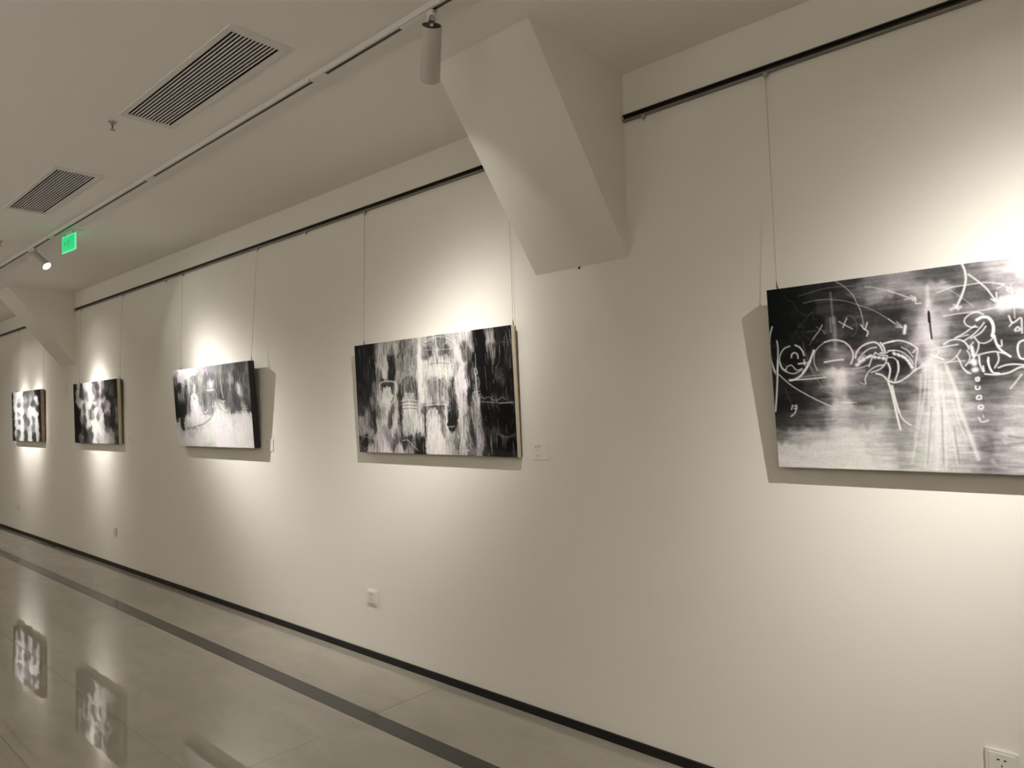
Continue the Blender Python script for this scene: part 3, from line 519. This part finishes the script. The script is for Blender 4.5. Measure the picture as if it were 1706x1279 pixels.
  [[-40,0.8,22,37,26,31,271,35,607],[-40,0.7,20,131,285,144,430],[-34,0.8,235,406,29,523,58,515,175],[-30,0.7,70,255,35,250,143],[-26,0.6,100,351,230,342,408],[-50,0.7,45,308,491,334,586],[-50,0.4,90,662,12,646,179],[-20,0.8,226,669,284,653,457],[-60,0.6,222,664,515,790,560],[-60,0.6,70,1014,358,993,425],[-60,0.6,60,1172,305,1157,470],[6,0.6,235,810,13,816,116,803,218],[5,0.5,225,858,356,844,412,880,458],[6,0.9,240,634,138,639,167],[5,0.6,60,580,177,611,201,695,192],[5,0.7,60,589,256,655,266],[6,0.5,30,776,28,792,115,782,217],[5,0.5,200,589,84,640,69,687,99],[5,0.6,230,887,209,911,207],[5,0.6,60,845,230,883,254],[7,0.5,60,219,130,307,139],[7,0.5,215,203,560,299,581],[5,0.6,30,190,425,208,515,302,551]]),
 'P5': ([-32,15,60,-11,49,50,-9,147,80,53,253,100,62,292,70,53,377,70,44,474,60,58,572,60,52,630,50,138,2,225,150,119,220,141,216,240,190,313,228,193,410,215,156,539,205,274,58,215,346,28,225,361,112,160,355,175,120,372,239,240,344,290,130,363,335,200,358,386,100,352,449,210,297,539,100,219,616,120,462,20,240,477,96,235,493,160,190,484,254,235,472,380,232,486,475,220,465,570,215,449,620,225,617,38,130,636,76,190,675,127,215,646,195,150,643,226,190,587,350,120,622,444,160,614,538,80,606,613,90,769,55,140,769,167,150,850,107,170,837,242,248,810,303,215,758,401,120,867,384,200,794,476,190,810,537,215,813,617,222,983,50,120,961,172,70,987,233,200,1002,294,200,974,367,110,943,476,130,975,579,60,1129,37,50,1122,109,215,1139,152,200,1075,174,80,1152,236,80,1105,296,215,1117,386,220,1129,476,222,1141,566,218,1209,58,35,1223,118,35,1232,238,40,1242,357,35,1271,477,40,1270,595,60],
  [[-26,0.5,90,356,169,365,188],[-22,0.5,110,359,373,367,405],[-30,0.5,100,996,130,990,197],[-24,0.5,90,616,513,628,613],[-24,0.5,80,958,537,972,610],[-20,0.5,110,604,288,595,388],[-20,0.5,110,976,342,965,464],[8,0.5,248,188,217,199,346,175,474,141,571],[8,0.6,248,484,20,487,223,469,412,483,507,449,620],[8,0.6,248,852,316,864,414,803,488,813,611],[8,0.5,230,1085,295,1114,416,1140,584,1156,626],[7,0.6,248,1092,102,1124,91,1153,116,1129,152],[6,0.5,248,759,621,865,623],[6,0.6,240,32,350,269,350]]),
}

def smooth_noise(h, w_, sy, sx, rs):
    gy, gx = max(2, int(math.ceil(h/sy))+2), max(2, int(math.ceil(w_/sx))+2)
    g = rs.rand(gy, gx)
    y = np.arange(h)/sy; x = np.arange(w_)/sx
    yi, xi = y.astype(int), x.astype(int); fy, fx = y-yi, x-xi
    fy = fy*fy*(3-2*fy); fx = fx*fx*(3-2*fx)
    a = g[yi][:, xi]*(1-fx) + g[yi][:, xi+1]*fx; b = g[yi+1][:, xi]*(1-fx) + g[yi+1][:, xi+1]*fx
    return a*(1-fy)[:, None] + b*fy[:, None]

def catmull(p, n=6):
    p = np.array(p, float)
    if len(p) < 3: return p
    q = np.vstack([2*p[0]-p[1], p, 2*p[-1]-p[-2]]); out = []
    for i in range(1, len(q)-2):
        for t in np.arange(0, 1, 1/n):
            out.append(.5*((2*q[i]) + (-q[i-1]+q[i+1])*t + (2*q[i-1]-5*q[i]+4*q[i+1]-q[i+2])*t*t + (-q[i-1]+3*q[i]-3*q[i+1]+q[i+2])*t**3))
    out.append(p[-1]); return np.array(out)

def paint(key, W, L, res, su, sv, wscale, streak, scratch, seed, gain, tint):
    """canvas picture as a colour array: soft tones, brush streaks, drawn lines (all in canvas millimetres)"""
    pts, strokes = PAINT[key]
    nu, nv = int(W/res)+1, int(L/res)+1
    U = np.linspace(0, W, nu)[None, :]; V = np.linspace(0, L, nv)[:, None]
    rs = np.random.RandomState(seed)
    wu = (smooth_noise(nv, nu, 24/res, 16/res, rs)-.5)*su*1.1; wv = (smooth_noise(nv, nu, 24/res, 16/res, rs)-.5)*sv*1.1
    P = np.array(pts, float).reshape(-1, 3)
    num = np.zeros((nv, nu), np.float32); den = num + 1e-12
    UU = (U+wu).astype(np.float32); VV = (V+wv).astype(np.float32)
    for u, v, g in P:
        d2 = ((UU-u)/su)**2 + ((VV-v)/sv)**2
        k = np.exp(-np.minimum(d2, 60)*.5)+ 1e-5/(1+d2)
        num += k*g; den += k
    G = num/den
    Ug = np.broadcast_to(U, (nv, nu)); Vg = np.broadcast_to(V, (nv, nu))
    def line(p, wd, al, g, warp=False):
        nonlocal G
        hw = wd/2; so = max(res*.9, wd*.22); pad = hw+so*2+res
        if wd > 8: so = wd*.45
        if wd < 0: wd = -wd; hw = wd/2; so = 6.0
        pad = hw + so*2.5 + res
        mn, mx = p.min(0)-pad, p.max(0)+pad
        i0, i1 = int(max(0, mn[0]/W*(nu-1))), int(min(nu, mx[0]/W*(nu-1)+2)); j0, j1 = int(max(0, mn[1]/L*(nv-1))), int(min(nv, mx[1]/L*(nv-1)+2))
        if i1 <= i0 or j1 <= j0: return
        x, y = (Uw if warp else Ug)[j0:j1, i0:i1], (Vw if warp else Vg)[j0:j1, i0:i1]; D = np.full(x.shape, 1e9)
        for (ax, ay), (bx, by) in zip(p, p[1:]):
            ex, ey = bx-ax, by-ay; l2 = ex*ex+ey*ey+1e-9
            t = np.clip(((x-ax)*ex+(y-ay)*ey)/l2, 0, 1)
            D = np.minimum(D, (x-ax-t*ex)**2+(y-ay-t*ey)**2)
        D = np.sqrt(D)
        c = np.clip((hw+so-D)/(2*so), 0, 1); c = c*c*(3-2*c)*al
        G[j0:j1, i0:i1] = G[j0:j1, i0:i1]*(1-c) + g*c
    j1_ = (smooth_noise(nv, nu, 9/res, 9/res, rs)-.5)*14; j2_ = (smooth_noise(nv, nu, 14/res, 9/res, rs)-.5)*22
    Uw = Ug + wu*.5 + j1_; Vw = Vg + wv*.5 + j2_
    for s in strokes:
        if s[0] < 0: line(catmull(np.array(s[3:], float).reshape(-1, 2)), s[0]*wscale, s[1], s[2], True)
    dx, dy, amp = streak
    a = smooth_noise(nv, nu, dy/res, dx/res, rs) + .6*smooth_noise(nv, nu, dy*.5/res, dx*.5/res, rs) + .4*smooth_noise(nv, nu, 5/res, 5/res, rs)
    a = (a-a.mean())/a.std()
    mid = np.clip(np.minimum(G-10, 262-G)/90, .08, 1.0)
    G = G + a*amp*mid
    n, vert, lo = scratch
    for k in range(n):                                # fine dry-brush scratches
        u, v = rs.rand()*W, rs.rand()*L; ln = rs.uniform(15, 70)
        ang = (math.pi/2 if vert else 0) + rs.normal()*.12
        loc_ = G[min(nv-1, int(v/L*(nv-1))), min(nu-1, int(u/W*(nu-1)))]
        if loc_ < lo and rs.rand() > .12: continue
        g = 235 if rs.rand() < .58 else 55
        p = np.array([[u, v], [u+math.cos(ang)*ln*.5+rs.normal()*2, v+math.sin(ang)*ln*.5], [u+math.cos(ang)*ln, v+math.sin(ang)*ln]])
        if not vert: p[:, 1] = v + (p[:, 1]-v)*.3; g = min(255, loc_+45) if g > 100 else max(0, loc_-30)
        line(p, rs.uniform(1.2, 3.0)*res/2.2, rs.uniform(.25, .6)*(.2 if loc_ > 200 and g < 100 else 1), g)
    for s in strokes:
        if s[0] < 0: continue
        p = catmull(np.array(s[3:], float).reshape(-1, 2))
        line(p, s[0]*wscale, s[1], s[2])
    chalk = smooth_noise(nv, nu, 2.0, 2.0, rs)
    G = G*(1 - .07*(chalk-.3)*np.clip(G/255, 0, 1))
    G = np.clip((G-18)*1.075, 2, 250)/255
    lin_ = np.where(G <= .04045, G/12.92, ((G+.055)/1.055)**2.4)
    lin_ = np.clip(lin_*gain, 0, .88)
    hue = (smooth_noise(nv, nu, 110/res, 90/res, rs)-.5)*2; hue2 = (smooth_noise(nv, nu, 80/res, 60/res, rs)-.5)*2
    C = np.stack([lin_*(tint[0]+.025*hue), lin_*(tint[1]+.02*hue2-.015*hue), lin_*(tint[2]+.04*hue-.02*hue2), np.ones_like(lin_)], -1)
    if key == 'P1':
        gm = np.exp(-(((Ug-40)/90)**2+((Vg-90)/110)**2)); C[..., 1] *= 1+.25*gm; C[..., 0] *= 1-.2*gm
    return C, nu, nv

mt = bpy.data.materials.new('painted_canvas'); mt.use_nodes = True
nt = mt.node_tree; bs = nt.nodes['Principled BSDF']
at = nt.nodes.new('ShaderNodeAttribute'); at.attribute_name = 'paint'
nt.links.new(at.outputs['Color'], bs.inputs['Base Color'])
bs.inputs['Roughness'].default_value = .6; bs.inputs['Specular IOR Level'].default_value = .12
n = nt.nodes.new('ShaderNodeTexNoise'); n.inputs['Scale'].default_value = 260; tcn = nt.nodes.new('ShaderNodeTexCoord')
nt.links.new(tcn.outputs['Object'], n.inputs['Vector'])
bp = nt.nodes.new('ShaderNodeBump'); bp.inputs['Strength'].default_value = .25; bp.inputs['Distance'].default_value = .0008
nt.links.new(n.outputs['Fac'], bp.inputs['Height']); nt.links.new(bp.outputs['Normal'], bs.inputs['Normal'])
M['painted'] = mt

def painting(key, q, res, su, sv, wscale, streak, scratch, seed, gain, tint, edge, back, backfrac, label):
    x0, W, zb, L, ti, yb, th = q
    t = thing('painting', label, 'painting', (x0, yb, zb), (ti, 0, 0), group='canvas pictures hung on the wall')
    C, nu, nv = paint(key, W*1000, L*1000, res, su, sv, wscale, streak, scratch, seed, gain, tint)
    xs_ = np.linspace(0, W, nu); zs_ = L - np.linspace(0, L, nv)
    co = np.zeros((nv, nu, 3), np.float32); co[..., 0] = xs_[None, :]; co[..., 2] = zs_[:, None]; co[..., 1] = -.0012
    rim = np.zeros((nv, nu), bool); rim[0] = rim[-1] = True; rim[:, 0] = rim[:, -1] = True; co[..., 1][rim] = 0
    idx = np.arange(nu*nv).reshape(nv, nu)
    f = np.stack([idx[:-1, :-1], idx[1:, :-1], idx[1:, 1:], idx[:-1, 1:]], -1).reshape(-1, 4)
    me = bpy.data.meshes.new('canvas_face')
    me.vertices.add(nu*nv); me.vertices.foreach_set('co', co.ravel())
    me.loops.add(f.size); me.loops.foreach_set('vertex_index', f.ravel().astype(np.int32))
    me.polygons.add(len(f)); me.polygons.foreach_set('loop_start', np.arange(0, f.size, 4, dtype=np.int32)); me.polygons.foreach_set('loop_total', np.full(len(f), 4, np.int32))
    me.update(calc_edges=True)
    ca = me.color_attributes.new('paint', 'FLOAT_COLOR', 'POINT'); ca.data.foreach_set('color', C.reshape(-1).astype(np.float32))
    me.materials.append(M['painted']); me.shade_smooth()
    o = bpy.data.objects.new('canvas_face', me); COL.objects.link(o); o.parent = t
    # wrapped sides of the canvas, then the stretcher behind
    d1 = th*(1-backfrac)
    e = B(); wth = .004
    e.box(0, W, 0, d1, 0, wth); e.box(0, W, 0, d1, L-wth, L); e.box(0, wth, 0, d1, wth, L-wth); e.box(W-wth, W, 0, d1, wth, L-wth)
    e.obj('canvas_edge', edge, t)
    s = B(); k = .003; bw = .038
    for a in ((k, W-k, k, bw), (k, W-k, L-bw, L-k), (k, bw, bw, L-bw), (W-bw, W-k, bw, L-bw), (W/2-bw/2, W/2+bw/2, bw, L-bw)):
        s.box(a[0], a[1], d1*.25 if backfrac == 0 else d1*.9, th - .0005, a[2], a[3])
    s.obj('stretcher_frame', back, t)
    return t

PICS = {
 'P1': ([-.974, 1.28, 1.213, .637, .074, -.036, .036], 2.0, 22, 15, 1.75, (60, 9, 8), (260, False, 110), 11, 1.0, (1.0, .96, .96), 'blackedge', 'woodbar', 0, 'large canvas cut by the right frame edge, chalk-line drawings over dark and pale bands'),
 'P2': ([-3.485, 1.261, 1.216, .636, .037, -.039, .039], 2.2, 13, 19, 1.25, (5, 45, 15), (3000, True, 75), 12, .92, (1.0, .96, .93), 'cream', 'woodbar', .35, 'dark canvas of scratched skull and arch shapes, cream side edges, left of near haunch'),
 'P3': ([-5.988, 1.274, 1.218, .628, .066, -.055, .046], 3.0, 23, 21, 1.5, (9, 45, 7), (500, True, 60), 13, .97, (.99, .97, .97), 'blackedge', 'blackedge', 0, 'pale misty canvas, grey above and white below, with thick black side edges'),
 'P4': ([-8.638, 1.289, 1.212, .637, .024, -.044, .044], 4.0, 31, 21, 1.7, (14, 60, 9), (250, True, 60), 14, .68, (1.0, .96, .93), 'cream', 'woodbar', .35, 'dark-sided canvas with pale vertical forms and cream edges, just before the far haunch'),
 'P5': ([-11.144, 1.293, 1.209, .636, .02, -.044, .045], 4.5, 34, 19, 2.2, (16, 60, 9), (200, True, 60), 15, .60, (1.0, .98, .97), 'pine', 'woodbar', .3, 'farthest canvas at the left, bright with thin white standing figures'),
}
for key, (q, res, su, sv, ws, stk, scr, seed, gain, tint, edge, back, bf, lb) in PICS.items():
    painting(key, q, res, su, sv, ws, stk, scr, seed, gain, tint, edge, back, bf, lb)

# ------------------------------------------------------------------ hanging wires and rail hooks
def hook_body(b, x=0, y=-.014, z=0):
    b.box(x-.008, x+.008, y-.003, y+.009, z-.012, z+.003)
    return b
def rail_hook(x, label):
    t = thing('rail_hook', label, 'hook', (x, 0, 2.664), group='spare hooks on the picture rails')
    hook_body(B()).bevel(.0015, 1).obj('slider', 'steel', t)
    B().tube([(0, -.012, -.011), (0, -.012, -.016), (.004, -.012, -.019), (0, -.012, -.022), (-.004, -.012, -.019)], .0015, 6).obj('loop', 'steel', t)
rail_hook(-1.493, 'empty hook at the left end of the rail right of the near haunch')
rail_hook(-4.072, 'empty rail hook between the wires of the pale canvas and the dark skull canvas')
rail_hook(-6.316, 'empty rail hook left of the wires of the pale canvas')

def hanging_wire(xt, key, u, label, hook_r=True):
    x0, W, zb, L, ti, yb, th = PICS[key][0]
    sn, cs = math.sin(ti), math.cos(ti)
    dep = th*.72
    bot = Vector((x0+u, yb - sn*L + cs*dep, zb + cs*L + sn*dep + .001))
    t = thing('hanging_wire', label, 'wire', (xt, 0, 2.664), group='wires the pictures hang from')
    o = Vector((xt, 0, 2.664))
    hook_body(B()).bevel(.0015, 1).obj('slider', 'steel', t)
    top = Vector((0, -.012, -.026))
    B().tube([(-.006, -.012, -.010), top + Vector((0, 0, -.004)), (.006, -.012, -.010)], .0016, 6).obj('wire_loop', 'steel', t)
    B().tube([top, bot-o], .0010, 6).obj('wire', 'wire', t)
    c = bot-o
    B().tube([c+Vector((0, 0, .03)), c+Vector((0, 0, .012)), c+Vector((.002, .003, .002))], [.0012, .0024, .0035], 8).obj('lower_clasp', 'darksteel', t, smooth=True)
hanging_wire(-.973, 'P1', .028, 'thin wire holding the left end of the large chalk-line canvas')
hanging_wire(.16, 'P1', 1.18, 'thin wire holding the right end of the large chalk-line canvas, beyond the view')
hanging_wire(-3.426, 'P2', .058, 'thin wire at the left end of the dark skull canvas')
hanging_wire(-2.262, 'P2', 1.250, 'thin wire at the right end of the dark skull canvas, emerging below the haunch')
hanging_wire(-4.723, 'P3', 1.262, 'thin wire at the right end of the pale misty canvas')
hanging_wire(-5.974, 'P3', .085, 'thin wire at the left end of the pale misty canvas')
hanging_wire(-7.327, 'P4', 1.275, 'thin wire at the right end of the canvas before the far haunch')
hanging_wire(-8.528, 'P4', .10, 'thin wire at the left end of the canvas before the far haunch')
hanging_wire(-9.86, 'P5', 1.28, 'thin wire at the right end of the farthest canvas')
hanging_wire(-10.983, 'P5', .11, 'thin wire at the left end of the farthest canvas')

# ------------------------------------------------------------------ caption cards
def card(x0, z0, z1, wd, label):
    t = thing('caption_card', label, 'label', (x0, 0, z0), group='caption cards beside the pictures')
    h = z1-z0
    B().box(0, wd, -.003, 0, 0, h).bevel(.0006, 1).obj('card', 'label', t)
    g = B(); y = -.0031; rr = random.Random(int(x0*-100))
    zt = h*.80                       # first line: two bold characters, a gap, two more
    for cx_ in (.012, .020, .032, .039):
        for k in range(3):
            g.box(cx_-.0028, cx_+.0028, y-.0003, y, zt+.0035-k*.0030, zt+.0043-k*.0030)
        xx = cx_ + rr.uniform(-.0012, .0012)
        g.box(xx-.0005, xx+.0005, y-.0003, y, zt-.0034, zt+.0050)
    g.obj('title_characters', 'ink', t)
    g = B()
    for z, a, b_ in ((h*.66, .012, .034), (h*.56, .018, .040), (h*.26, .011, .052), (h*.20, .013, .046)):
        x = a
        while x < b_:
            l = rr.uniform(.0018, .004); g.box(x, min(x+l, b_), y-.0003, y, z-.0006, z+.0007); x += l+.0010
    g.obj('small_print', 'inkgrey', t)
    return t
card(-2.155, 1.206, 1.281, .092, 'white caption card right of the dark skull canvas')
card(-4.655, 1.198, 1.283, .105, 'white caption card half in the shadow of the pale canvas')
card(-7.23, 1.206, 1.281, .092, 'white caption card beside the canvas before the far haunch')
card(-9.745, 1.206, 1.281, .092, 'white caption card right of the farthest canvas')
